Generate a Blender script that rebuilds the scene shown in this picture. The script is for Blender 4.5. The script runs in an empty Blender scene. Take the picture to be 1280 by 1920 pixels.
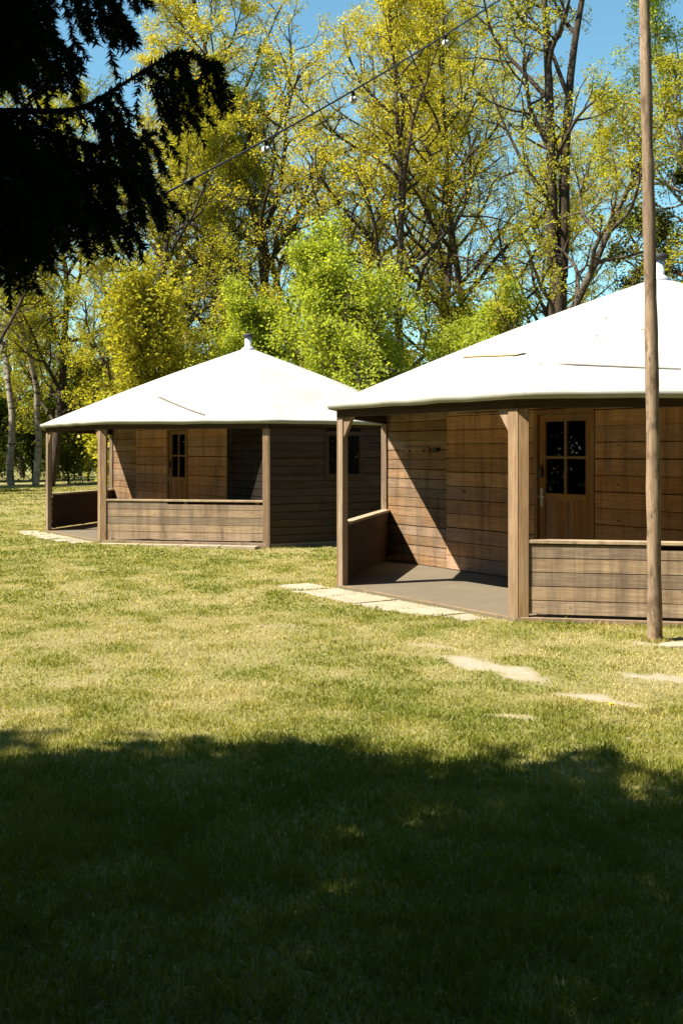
import bpy, math, random
import numpy as np
from mathutils import Vector, Matrix
PI = math.pi
C = bpy.context.scene.collection
# ------------------------------------------------------------------ camera, sky, sun
cam_d = bpy.data.cameras.new('camera'); cam = bpy.data.objects.new('camera', cam_d); C.objects.link(cam)
cam.location = (0, 0, 1.7); cam.rotation_euler = (PI/2, 0, 0)
cam_d.sensor_fit = 'VERTICAL'; cam_d.sensor_height = 36.0; cam_d.sensor_width = 24.0
cam_d.lens = 2050.3/1920*36; cam_d.shift_y = -(960-849.5)/1920
cam_d.clip_end = 3000
bpy.context.scene.camera = cam
SUN_EL = math.radians(52); SUN_DIR = (0.933, 0.36)          # horizontal travel of the light
az = math.atan2(-SUN_DIR[0], -SUN_DIR[1])                   # compass bearing of the sun from +Y, clockwise
w = bpy.data.worlds.new('World'); bpy.context.scene.world = w; w.use_nodes = True
nt = w.node_tree; bg = nt.nodes['Background']
sky = nt.nodes.new('ShaderNodeTexSky'); sky.sky_type = 'NISHITA'; sky.sun_disc = False
sky.sun_elevation = SUN_EL; sky.sun_rotation = az % (2*PI); sky.air_density = 1.0; sky.dust_density = 0.0; sky.ozone_density = 0.0
tint = nt.nodes.new('ShaderNodeMix'); tint.data_type = 'RGBA'; tint.blend_type = 'MULTIPLY'; tint.inputs[0].default_value = 1
nt.links.new(sky.outputs[0], tint.inputs[6]); tint.inputs[7].default_value = (.80, 1.18, 1.12, 1)
nt.links.new(tint.outputs[2], bg.inputs[0]); bg.inputs[1].default_value = 0.066
sd = bpy.data.lights.new('sun', 'SUN'); sd.energy = 5.0; sd.angle = math.radians(0.5); sd.color = (1, .93, .80)
so = bpy.data.objects.new('sun', sd); C.objects.link(so)
hx, hy = SUN_DIR; hl = math.hypot(hx, hy)
so.rotation_euler = Vector((hx/hl*math.cos(SUN_EL), hy/hl*math.cos(SUN_EL), -math.sin(SUN_EL))).to_track_quat('-Z', 'Y').to_euler()
so.location = (-12, -5, 20)
vs = bpy.context.scene.view_settings
bpy.context.scene.display_settings.display_device = 'sRGB'
vs.view_transform = 'Standard'; vs.look = 'None'; vs.gamma = 1; vs.use_curve_mapping = False; vs.exposure = 1.40

# ------------------------------------------------------------------ helpers
def tag(o, label=None, cat=None, group=None, kind=None):
    if label: o['label'] = label
    if cat: o['category'] = cat
    if group: o['group'] = group
    if kind: o['kind'] = kind
    return o
def empty(name, loc=(0, 0, 0), rz=0):
    o = bpy.data.objects.new(name, None); C.objects.link(o); o.location = loc; o.rotation_euler = (0, 0, rz)
    o.empty_display_size = .3
    return o
def copy_tree(o, parent=None):
    c = o.copy(); C.objects.link(c)
    if parent: c.parent = parent
    for ch in [q for q in bpy.data.objects if q.parent == o]: copy_tree(ch, c)
    return c
def np_mesh(name, V, F, mat, parent=None, attrs=None, smooth=False):
    """V (n,3), F (m,k) with k = 3 or 4; attrs: name -> per face float"""
    me = bpy.data.meshes.new(name); V = np.asarray(V, np.float32); F = np.asarray(F, np.int32)
    m, k = F.shape
    me.vertices.add(len(V)); me.vertices.foreach_set('co', V.ravel())
    me.loops.add(m*k); me.loops.foreach_set('vertex_index', F.ravel())
    me.polygons.add(m); me.polygons.foreach_set('loop_start', np.arange(m, dtype=np.int32)*k)
    try: me.polygons.foreach_set('loop_total', np.full(m, k, np.int32))
    except Exception: pass
    if smooth: me.polygons.foreach_set('use_smooth', np.ones(m, bool))
    for an, av in (attrs or {}).items():
        a = me.attributes.new(an, 'FLOAT', 'FACE' if len(av) == m else 'POINT'); a.data.foreach_set('value', np.asarray(av, np.float32))
    me.update(calc_edges=True); me.materials.append(mat)
    o = bpy.data.objects.new(name, me); C.objects.link(o)
    if parent: o.parent = parent
    return o
class MB:
    """boxes and tubes gathered into one mesh with uv in metres along the grain and a random number per board"""
    def __init__(s, seed=0): s.v = []; s.f = []; s.uv = []; s.rnd = []; s.sm = []; s.R = random.Random(seed)
    def box(s, o, a, b, c, rnd=None):
        """corner o, edge vectors a (grain), b, c"""
        o, a, b, c = map(Vector, (o, a, b, c)); n = len(s.v); r = s.R.random() if rnd is None else rnd
        if a.cross(b).dot(c) < 0: o = o + c; c = -c
        P = [o, o+a, o+a+b, o+b, o+c, o+a+c, o+a+b+c, o+b+c]; s.v += [tuple(p) for p in P]
        la, lb, lc = a.length, b.length, c.length; k = r*53.0; ku = r*17
        T = {0: (0, 0, 0), 1: (1, 0, 0), 2: (1, 1, 0), 3: (0, 1, 0), 4: (0, 0, 1), 5: (1, 0, 1), 6: (1, 1, 1), 7: (0, 1, 1)}
        for q in ((3, 2, 1, 0), (4, 5, 6, 7), (0, 1, 5, 4), (2, 3, 7, 6), (1, 2, 6, 5), (3, 0, 4, 7)):
            s.f.append([n+i for i in q]); s.rnd.append(r); s.sm.append(False)
            for i in q:
                t = T[i]
                s.uv.append((ku + t[0]*la, k + t[1]*lb + t[2]*lc))
    def tube(s, pts, rad, sides=10, cap=True, rnd=None, rough=0, smooth=True):
        r = s.R.random() if rnd is None else rnd
        pts = [Vector(p) for p in pts]; n0 = len(s.v); m = len(pts)
        if not hasattr(rad, '__len__'): rad = [rad]*m
        L = 0; up = None; Ls = []
        for i, p in enumerate(pts):
            d = (pts[min(i+1, m-1)]-pts[max(i-1, 0)]).normalized()
            if up is None: up = d.orthogonal().normalized()
            up = (up - d*up.dot(d)).normalized(); q = d.cross(up)
            if i: L += (p-pts[i-1]).length
            Ls.append(L)
            for j in range(sides):
                t = 2*PI*j/sides; rr = rad[i]*(1+rough*(s.R.random()-.5))
                s.v.append(tuple(p + (up*math.cos(t)+q*math.sin(t))*rr))
        for i in range(m-1):
            for j in range(sides):
                k = (j+1) % sides
                s.f.append([n0+i*sides+j, n0+i*sides+k, n0+(i+1)*sides+k, n0+(i+1)*sides+j]); s.rnd.append(r); s.sm.append(smooth)
                c0 = 2*PI*j/sides*rad[i]; c1 = 2*PI*(j+1)/sides*rad[i]
                s.uv += [(Ls[i], r*53+c0), (Ls[i], r*53+c1), (Ls[i+1], r*53+c1), (Ls[i+1], r*53+c0)]
        if cap:
            for e, idx in ((0, list(range(sides))[::-1]), (m-1, list(range(sides)))):
                s.f.append([n0+e*sides+j for j in idx]); s.rnd.append(r); s.sm.append(False)
                for j in idx:
                    t = 2*PI*j/sides; s.uv.append((r*9+rad[e]*math.cos(t), rad[e]*math.sin(t)))
    def poly(s, pts, rnd=None, smooth=False):
        r = s.R.random() if rnd is None else rnd; n = len(s.v)
        s.v += [tuple(p) for p in pts]; s.f.append(list(range(n, n+len(pts)))); s.rnd.append(r); s.sm.append(smooth)
        s.uv += [(p[0], p[1]+r*53) for p in pts]
    def build(s, name, mat, parent=None, bevel=0):
        me = bpy.data.meshes.new(name); me.from_pydata(s.v, [], s.f); me.update()
        ul = me.uv_layers.new(name='uv'); ul.data.foreach_set('uv', np.array(s.uv, np.float32).ravel())
        a = me.attributes.new('rnd', 'FLOAT', 'FACE'); a.data.foreach_set('value', np.array(s.rnd, np.float32))
        me.polygons.foreach_set('use_smooth', np.array(s.sm, bool))
        me.materials.append(mat)
        o = bpy.data.objects.new(name, me); C.objects.link(o)
        if parent: o.parent = parent
        if bevel:
            b = o.modifiers.new('bevel', 'BEVEL'); b.width = bevel; b.segments = 2; b.limit_method = 'ANGLE'
        return o
# value noise for geometry
def vnoise(x, y, seed=0):
    x = np.asarray(x, float); y = np.asarray(y, float)
    xi = np.floor(x).astype(np.int64); yi = np.floor(y).astype(np.int64); fx = x-xi; fy = y-yi
    fx = fx*fx*(3-2*fx); fy = fy*fy*(3-2*fy)
    def h(a, b):
        n = (a*374761393 + b*668265263 + seed*974711) & 0x7fffffff
        n = ((n ^ (n >> 13))*1274126177) & 0x7fffffff
        return ((n ^ (n >> 16)) & 0xffff)/65535.0
    return (h(xi, yi)*(1-fx)+h(xi+1, yi)*fx)*(1-fy)+(h(xi, yi+1)*(1-fx)+h(xi+1, yi+1)*fx)*fy
def fbm(x, y, seed=0, o=4):
    t = 0; a = .5; s = 0
    for i in range(o): t = t+a*vnoise(x*2**i, y*2**i, seed+i*7); s += a; a *= .5
    return t/s
def sstep(a, b, x): t = np.clip((x-a)/(b-a), 0, 1); return t*t*(3-2*t)

# ------------------------------------------------------------------ materials
class NT:
    def __init__(s, name):
        s.m = bpy.data.materials.new(name); s.m.use_nodes = True; s.t = s.m.node_tree; s.b = s.t.nodes['Principled BSDF']; s.out = s.t.nodes['Material Output']
    def n(s, typ, **kw):
        q = s.t.nodes.new('ShaderNode'+typ)
        for k, v in kw.items():
            if k == 'ins':
                for i, x in v.items(): s.set(q.inputs[i], x)
            else: setattr(q, k, v)
        return q
    def set(s, inp, x):
        if isinstance(x, bpy.types.NodeSocket): s.t.links.new(x, inp)
        else: inp.default_value = x
    def math(s, op, a, b=0.0, c=0.0): return s.n('Math', operation=op, ins={0: a, 1: b, 2: c}).outputs[0]
    def noise(s, vec, scale=1, detail=4, rough=.55, dist=0):
        return s.n('TexNoise', ins={'Vector': vec, 'Scale': scale, 'Detail': detail, 'Roughness': rough, 'Distortion': dist}).outputs[0]
    def mapping(s, vec, scale=(1, 1, 1), loc=(0, 0, 0)): return s.n('Mapping', ins={0: vec, 1: loc, 3: scale}).outputs[0]
    def ramp(s, fac, stops):
        r = s.n('ValToRGB', ins={0: fac}); e = r.color_ramp.elements
        while len(e) < len(stops): e.new(.5)
        for q, (p, c) in zip(e, stops): q.position = p; q.color = (c+(1,)) if len(c) == 3 else c
        return r.outputs[0]
    def mix(s, fac, a, b, mode='MIX'):
        q = s.n('Mix', data_type='RGBA', blend_type=mode)
        s.set(q.inputs[0], fac); s.set(q.inputs[6], a if not isinstance(a, tuple) else (a+(1,))[:4]); s.set(q.inputs[7], b if not isinstance(b, tuple) else (b+(1,))[:4])
        return q.outputs[2]
    def attr(s, name): return s.n('Attribute', attribute_name=name).outputs['Fac']
    def bump(s, h, strength=.3, dist=.01): return s.n('Bump', ins={'Height': h, 'Strength': strength, 'Distance': dist}).outputs[0]
def wood(name, light, mid, dark, vary=.45, rough=.75, blot=.6, knots=.5, patch=0):
    M = NT(name); uv = M.n('UVMap', uv_map='uv').outputs[0]; r = M.attr('rnd')
    oi = M.n('ObjectInfo').outputs['Random']
    off = M.n('CombineXYZ', ins={0: M.math('MULTIPLY', oi, 31.0), 1: M.math('MULTIPLY', oi, 17.0)}).outputs[0]
    v = M.n('VectorMath', operation='ADD', ins={0: uv, 1: off}).outputs[0]
    grain = M.noise(M.mapping(v, (1.8, 46, 1)), 1, 6, .68, 1.4)
    fine = M.noise(M.mapping(v, (6, 260, 1)), 1, 3, .6)
    blo = M.noise(M.mapping(v, (1.1, 5, 1)), 1, 4, .6)
    f = M.math('ADD', M.math('MULTIPLY', grain, .75), M.math('MULTIPLY', fine, .25))
    col = M.ramp(f, [(.33, dark), (.47, mid), (.64, light)])
    col = M.mix(M.math('MULTIPLY', M.ramp(blo, [(.35, (0, 0, 0)), (.7, (1, 1, 1))]), blot), col, M.mix(.5, tuple(mid), tuple(dark)))
    k = M.noise(M.mapping(v, (7, 16, 1)), 1, 2, .4)
    col = M.mix(M.math('MULTIPLY', M.ramp(k, [(.68, (0, 0, 0)), (.76, (1, 1, 1))]), knots), col, tuple(x*.25 for x in dark))
    # weathering in board-to-board tone
    g = M.math('ADD', M.math('MULTIPLY', r, vary), 1-vary*.5)
    gc = M.n('CombineColor', ins={0: g, 1: g, 2: g}).outputs[0]
    col = M.mix(1.0, col, gc, 'MULTIPLY')
    grey = M.n('HueSaturation', ins={'Saturation': M.math('ADD', M.math('MULTIPLY', M.math('FRACT', M.math('MULTIPLY', r, 7.3)), .3), .85), 'Color': col}).outputs[0]
    ob = M.n('VectorMath', operation='ADD', ins={0: M.n('TexCoord').outputs['Object'], 1: off}).outputs[0]
    st = M.noise(M.mapping(ob, (7, 7, .7)), 1, 5, .65); bl = M.noise(M.mapping(ob, (1.6, 1.6, 1.9)), 1, 4, .6)
    grey = M.mix(M.math('MULTIPLY', M.ramp(st, [(.46, (0, 0, 0)), (.68, (1, 1, 1))]), .7), grey, M.mix(.35, tuple(dark), (.10, .085, .065)))
    grey = M.mix(M.math('MULTIPLY', M.ramp(bl, [(.45, (0, 0, 0)), (.75, (1, 1, 1))]), .35), grey, (.27, .21, .15) if mid[0] > .2 else tuple(x*1.25 for x in mid))
    if patch: grey = M.mix(M.math('MULTIPLY', M.ramp(M.noise(M.mapping(ob, (11, 11, 5)), 1, 5, .7), [(.5, (0, 0, 0)), (.64, (1, 1, 1))]), patch), grey, tuple(dark))
    M.set(M.b.inputs['Base Color'], grey); M.b.inputs['Roughness'].default_value = rough
    M.b.inputs['Specular IOR Level'].default_value = .1
    M.set(M.b.inputs['Normal'], M.bump(f, .5, .008))
    return M.m
def plain(name, col, rough=.5, metal=0, noise=0.15, scale=12):
    M = NT(name); tc = M.n('TexCoord').outputs['Object']
    n = M.noise(tc, scale, 4)
    c = M.mix(n, tuple(x*(1-noise) for x in col), tuple(min(1, x*(1+noise)) for x in col))
    M.set(M.b.inputs['Base Color'], c); M.b.inputs['Roughness'].default_value = rough; M.b.inputs['Metallic'].default_value = metal
    return M.m
W_RAIL = wood('rail_wood', (.43, .33, .225), (.285, .205, .135), (.11, .074, .048), .45)
W_POST = wood('post_wood', (.40, .285, .18), (.27, .18, .108), (.115, .072, .043), .3)
W_WARM = wood('warm_wood', (.62, .37, .20), (.44, .245, .125), (.17, .088, .045), .4, knots=.9)
W_OUT = wood('stained_wood', (.085, .052, .032), (.048, .029, .019), (.020, .013, .009), .4)
W_SIDE = wood('porch_side_wood', (.36, .235, .14), (.22, .138, .08), (.085, .05, .03), .4)
W_DARK = wood('dark_beam_wood', (.10, .065, .045), (.06, .038, .026), (.03, .02, .014), .3)
W_BLACK = wood('near_black_wood', (.024, .018, .014), (.014, .010, .008), (.007, .006, .005), .3)
W_DOOR = wood('door_wood', (.34, .19, .08), (.24, .125, .05), (.12, .06, .025), .3, knots=.3)
W_COPE = wood('coping_wood', (.48, .39, .28), (.36, .28, .19), (.18, .13, .085), .3)
W_POLE = wood('pole_wood', (.50, .38, .25), (.30, .205, .125), (.085, .055, .035), .2, blot=.85, knots=.9, patch=.75)
def canvas_mat():
    M = NT('roof_canvas'); p = M.n('TexCoord').outputs['Object']
    n = M.noise(p, 1.3, 5, .6); st = M.noise(M.mapping(p, (2.5, 2.5, 9)), 1, 5, .65)
    c = M.mix(M.ramp(n, [(.35, (0, 0, 0)), (.75, (1, 1, 1))]), (.44, .43, .40), (.345, .335, .305))
    edge = M.attr('edge')
    c = M.mix(M.math('MULTIPLY', edge, M.ramp(st, [(.3, (.55, .55, .55)), (.62, (.95, .95, .95))])), c, (.25, .25, .195))
    sp = M.noise(p, 9, 3, .5); sk = M.noise(M.mapping(p, (1.1, 1.1, 1.1), (5, 2, 0)), 1, 3, .5)
    c = M.mix(M.math('MULTIPLY', M.ramp(sp, [(.64, (0, 0, 0)), (.69, (1, 1, 1))]), M.ramp(sk, [(.48, (0, 0, 0)), (.6, (.8, .8, .8))])), c, (.16, .14, .10))
    weave = M.noise(p, 260, 2)
    M.set(M.b.inputs['Base Color'], c); M.b.inputs['Roughness'].default_value = .7
    M.b.inputs['Specular IOR Level'].default_value = .2
    M.set(M.b.inputs['Normal'], M.bump(M.math('ADD', n, M.math('MULTIPLY', weave, .03)), .25, .03))
    return M.m
CANVAS = canvas_mat()
SEAM = plain('canvas_seam', (.16, .14, .11), .8); SEAM2 = plain('canvas_rust_seam', (.36, .25, .11), .8)
def glass_mat():
    M = NT('pane_glass'); M.t.nodes.remove(M.b)
    tr = M.n('BsdfTransparent', ins={0: (.75, .78, .76, 1)}).outputs[0]
    gl = M.n('BsdfGlossy', ins={0: (1, 1, 1, 1), 'Roughness': .015}).outputs[0]
    fr = M.n('Fresnel', ins={0: 1.5}).outputs[0]
    mx = M.n('MixShader', ins={0: M.math('MULTIPLY_ADD', fr, 1.1, .02), 1: tr, 2: gl}).outputs[0]
    M.t.links.new(mx, M.out.inputs[0]); return M.m
GLASS = glass_mat()
METAL = plain('brushed_steel', (.62, .62, .60), .35, .9, .05); PIPE = plain('galvanised_pipe', (.72, .74, .76), .45, .3, .08)
BLACK = plain('black_metal', (.018, .018, .018), .5); CAP = plain('chimney_cap_metal', (.03, .03, .034), .7, 0)
def floor_mat():
    M = NT('porch_tiles'); p = M.n('TexCoord').outputs['Object']
    br = M.n('TexBrick', ins={'Vector': M.mapping(p, (1, 1, 1), (.2, .35, 0)), 'Color1': (.165, .132, .085, 1), 'Color2': (.135, .108, .07, 1), 'Mortar': (.06, .047, .03, 1), 'Scale': 1.0, 'Mortar Size': .006, 'Brick Width': .6, 'Row Height': .6})
    br.offset = 0.0
    n = M.noise(p, 3, 6, .65); n2 = M.noise(p, 45, 3)
    c = M.mix(M.math('MULTIPLY', n, .85), br.outputs[0], (.10, .078, .048))
    c = M.mix(M.math('MULTIPLY', n2, .3), c, (.21, .17, .11))
    M.set(M.b.inputs['Base Color'], c); M.b.inputs['Roughness'].default_value = .85
    M.set(M.b.inputs['Normal'], M.bump(n2, .2, .003)); return M.m
FLOOR = floor_mat()
def slab_mat():
    M = NT('paving_stone'); p = M.n('TexCoord').outputs['Object']; r = M.attr('rnd')
    n = M.noise(p, 4, 6, .65); n2 = M.noise(p, 60, 4, .7)
    c = M.ramp(n, [(.3, (.28, .225, .15)), (.5, (.36, .30, .21)), (.75, (.45, .39, .285))])
    c = M.mix(M.math('MULTIPLY', n2, .3), c, (.25, .205, .13)); c = M.mix(M.math('MULTIPLY', r, .35), c, (.27, .23, .16))
    M.set(M.b.inputs['Base Color'], c); M.b.inputs['Roughness'].default_value = .9
    M.set(M.b.inputs['Normal'], M.bump(n2, .5, .006)); return M.m
SLAB = slab_mat()
def ground_mat():
    M = NT('lawn_soil'); p = M.n('NewGeometry').outputs['Position']
    dry = M.attr('dry'); bare = M.attr('bare')
    n = M.noise(p, 30, 5, .7); n2 = M.noise(p, 160, 3, .7)
    g = M.mix(n, (.13, .14, .03), (.24, .23, .065)); s = M.mix(n, (.20, .17, .075), (.34, .29, .15))
    c = M.mix(dry, g, s)
    b = M.mix(n2, (.28, .23, .16), (.55, .475, .36)); b = M.mix(M.ramp(n, [(.45, (0, 0, 0)), (.75, (.7, .7, .7))]), b, (.20, .16, .09))
    c = M.mix(bare, c, b)
    M.set(M.b.inputs['Base Color'], c); M.b.inputs['Roughness'].default_value = .95; M.b.inputs['Specular IOR Level'].default_value = .02
    M.set(M.b.inputs['Normal'], M.bump(M.math('ADD', n, n2), .6, .02)); return M.m
def leaf_mat(name, cols, trans=.58, tint=(1.25, 1.15, .5)):
    """cols: three colours from dark to light; per-leaf and per-clump variation"""
    M = NT(name); M.t.nodes.remove(M.b); r = M.attr('rnd'); k = M.attr('clump')
    f = M.math('ADD', M.math('MULTIPLY', r, .5), M.math('MULTIPLY', k, .5))
    c = M.ramp(f, [(.2, cols[0]), (.5, cols[1]), (.8, cols[2])])
    d = M.n('BsdfDiffuse', ins={0: c}).outputs[0]
    t = M.n('BsdfTranslucent', ins={0: M.mix(1.0, c, tuple(tint), 'MULTIPLY')}).outputs[0]
    g = M.n('BsdfGlossy', ins={0: (1, 1, 1, 1), 'Roughness': .45}).outputs[0]
    mx = M.n('MixShader', ins={0: trans, 1: d, 2: t}).outputs[0]
    mx = M.n('MixShader', ins={0: .008, 1: mx, 2: g}).outputs[0]
    M.t.links.new(mx, M.out.inputs[0]); return M.m
def bark_mat(name, a, b, scale=9, birch=False):
    M = NT(name); p = M.n('TexCoord').outputs['Object']
    n = M.noise(M.mapping(p, (scale, scale, scale*.3)), 1, 6, .7)
    c = M.mix(M.ramp(n, [(.35, (0, 0, 0)), (.65, (1, 1, 1))]), tuple(a), tuple(b))
    if birch:
        s = M.noise(M.mapping(p, (2, 2, 9)), 1, 4, .7); c = M.mix(M.ramp(s, [(.55, (0, 0, 0)), (.62, (1, 1, 1))]), c, (.03, .025, .02))
    M.set(M.b.inputs['Base Color'], c); M.b.inputs['Roughness'].default_value = .9; M.b.inputs['Specular IOR Level'].default_value = .15
    M.set(M.b.inputs['Normal'], M.bump(n, .8, .04)); return M.m
L_OAK = leaf_mat('oak_leaves', [(.33, .31, .032), (.48, .435, .045), (.58, .505, .057)])
L_OAK2 = leaf_mat('oak_leaves_green', [(.24, .25, .028), (.37, .36, .040), (.48, .445, .052)])
L_GRN = leaf_mat('fresh_leaves', [(.20, .26, .03), (.35, .42, .05), (.50, .54, .085)])
L_DRK = leaf_mat('shrub_leaves', [(.04, .065, .009), (.09, .125, .015), (.16, .185, .025)])
L_PIN = leaf_mat('pine_needles', [(.03, .045, .012), (.07, .085, .02), (.13, .13, .03)], .2)
L_SPR = leaf_mat('spruce_needles', [(.010, .018, .004), (.020, .034, .007), (.042, .062, .012)], .12)
L_GRASS = leaf_mat('grass_blades', [(.165, .19, .024), (.30, .285, .05), (.54, .455, .20)], .42, (1.1, 1.1, .6))
B_OAK = bark_mat('oak_bark', (.025, .018, .012), (.085, .062, .042)); B_BIR = bark_mat('birch_bark', (.40, .355, .28), (.24, .20, .15), 6, True)
B_PIN = bark_mat('pine_bark', (.12, .06, .03), (.26, .15, .08)); B_SPR = bark_mat('spruce_bark', (.02, .015, .012), (.06, .045, .035))
B_PALE = bark_mat('pale_bark', (.045, .033, .022), (.14, .105, .072))

# ------------------------------------------------------------------ ground
NC = (4.318, 14.907, -0.603); FC = (-2.115, 24.83, -0.613); CR = 4.45
def in_cabin(x, y, cx, cy, pad): return np.hypot(x-cx, y-cy) < CR+pad
def gz(x, y):
    x = np.asarray(x, float); y = np.asarray(y, float)
    z = -.035 + .05*(fbm(x*.35, y*.35, 3, 3)-.5)*sstep(3.2, 6, np.minimum(np.hypot(x-NC[0], y-NC[1]), np.hypot(x-FC[0], y-FC[1])))
    wgt = np.exp(-((x-0)/3.2)**2-((y-20.5)/2.5)**2); z = z-.07*wgt
    z = z+.45*sstep(30, 50, y)
    return z
BARE = [(1.27, 8.82, .60, .17, -.97), (1.78, 7.73, .34, .13, -.6), (2.48, 8.42, .40, .12, -.5), (1.03, 7.2, .22, .08, -.4), (.85, 9.85, .3, .12, -.6), (3.0, 10.0, .30, .14, 0), (-.6, 11.0, .3, .12, 0.2)]
BST = [1, .95, .9, .55, .45, .5, .3]
def bare_f(x, y):
    x = np.asarray(x, float); y = np.asarray(y, float); b = np.zeros_like(x)
    dx = (fbm(x*3, y*3, 11)-.5)*.35; dy = (fbm(x*3, y*3, 29)-.5)*.35
    for (cx, cy, a, c, th), st in zip(BARE, BST):
        u = (x+dx-cx)*math.cos(th)+(y+dy-cy)*math.sin(th); v = -(x+dx-cx)*math.sin(th)+(y+dy-cy)*math.cos(th)
        d = np.sqrt((u/a)**2+(v/c)**2); b = np.maximum(b, st*(1-sstep(.65, 1.25, d)))
    # worn strip by the near cabin's front
    return np.clip(b*(.55+.9*fbm(x*9, y*9, 5)), 0, 1)
def dry_f(x, y):
    n = fbm(np.asarray(x)*.55, np.asarray(y)*.4, 41, 4); m = fbm(np.asarray(x)*2.6, np.asarray(y)*2.2, 77, 3)
    d = .22+.64*sstep(.27, .73, n*.35+m*.65)
    return np.clip(d*(.35+.65*sstep(4.5, 8.0, np.asarray(y))), 0, 1)
def axis(fine0, fine1, step, lo, hi):
    a = [fine0]; s = step
    while a[-1] > lo: s *= 1.25; a.append(a[-1]-s)
    a = a[::-1]; b = list(np.arange(fine0+step, fine1, step)); s = step
    while b[-1] < hi: s *= 1.25; b.append(b[-1]+s)
    return np.array(a+b)
gx = axis(-6, 6, .06, -700, 700); gy = axis(2, 15, .06, -700, 900)
GX, GY = np.meshgrid(gx, gy); GZ = gz(GX, GY); nx, ny = len(gx), len(gy)
I = np.arange(nx*ny).reshape(ny, nx)
F = np.stack([I[:-1, :-1], I[:-1, 1:], I[1:, 1:], I[1:, :-1]], -1).reshape(-1, 4)
ground = np_mesh('ground', np.stack([GX, GY, GZ], -1).reshape(-1, 3), F, ground_mat(), attrs={'dry': dry_f(GX, GY).ravel(), 'bare': bare_f(GX, GY).ravel()}, smooth=True)
tag(ground, kind='structure')

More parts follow.
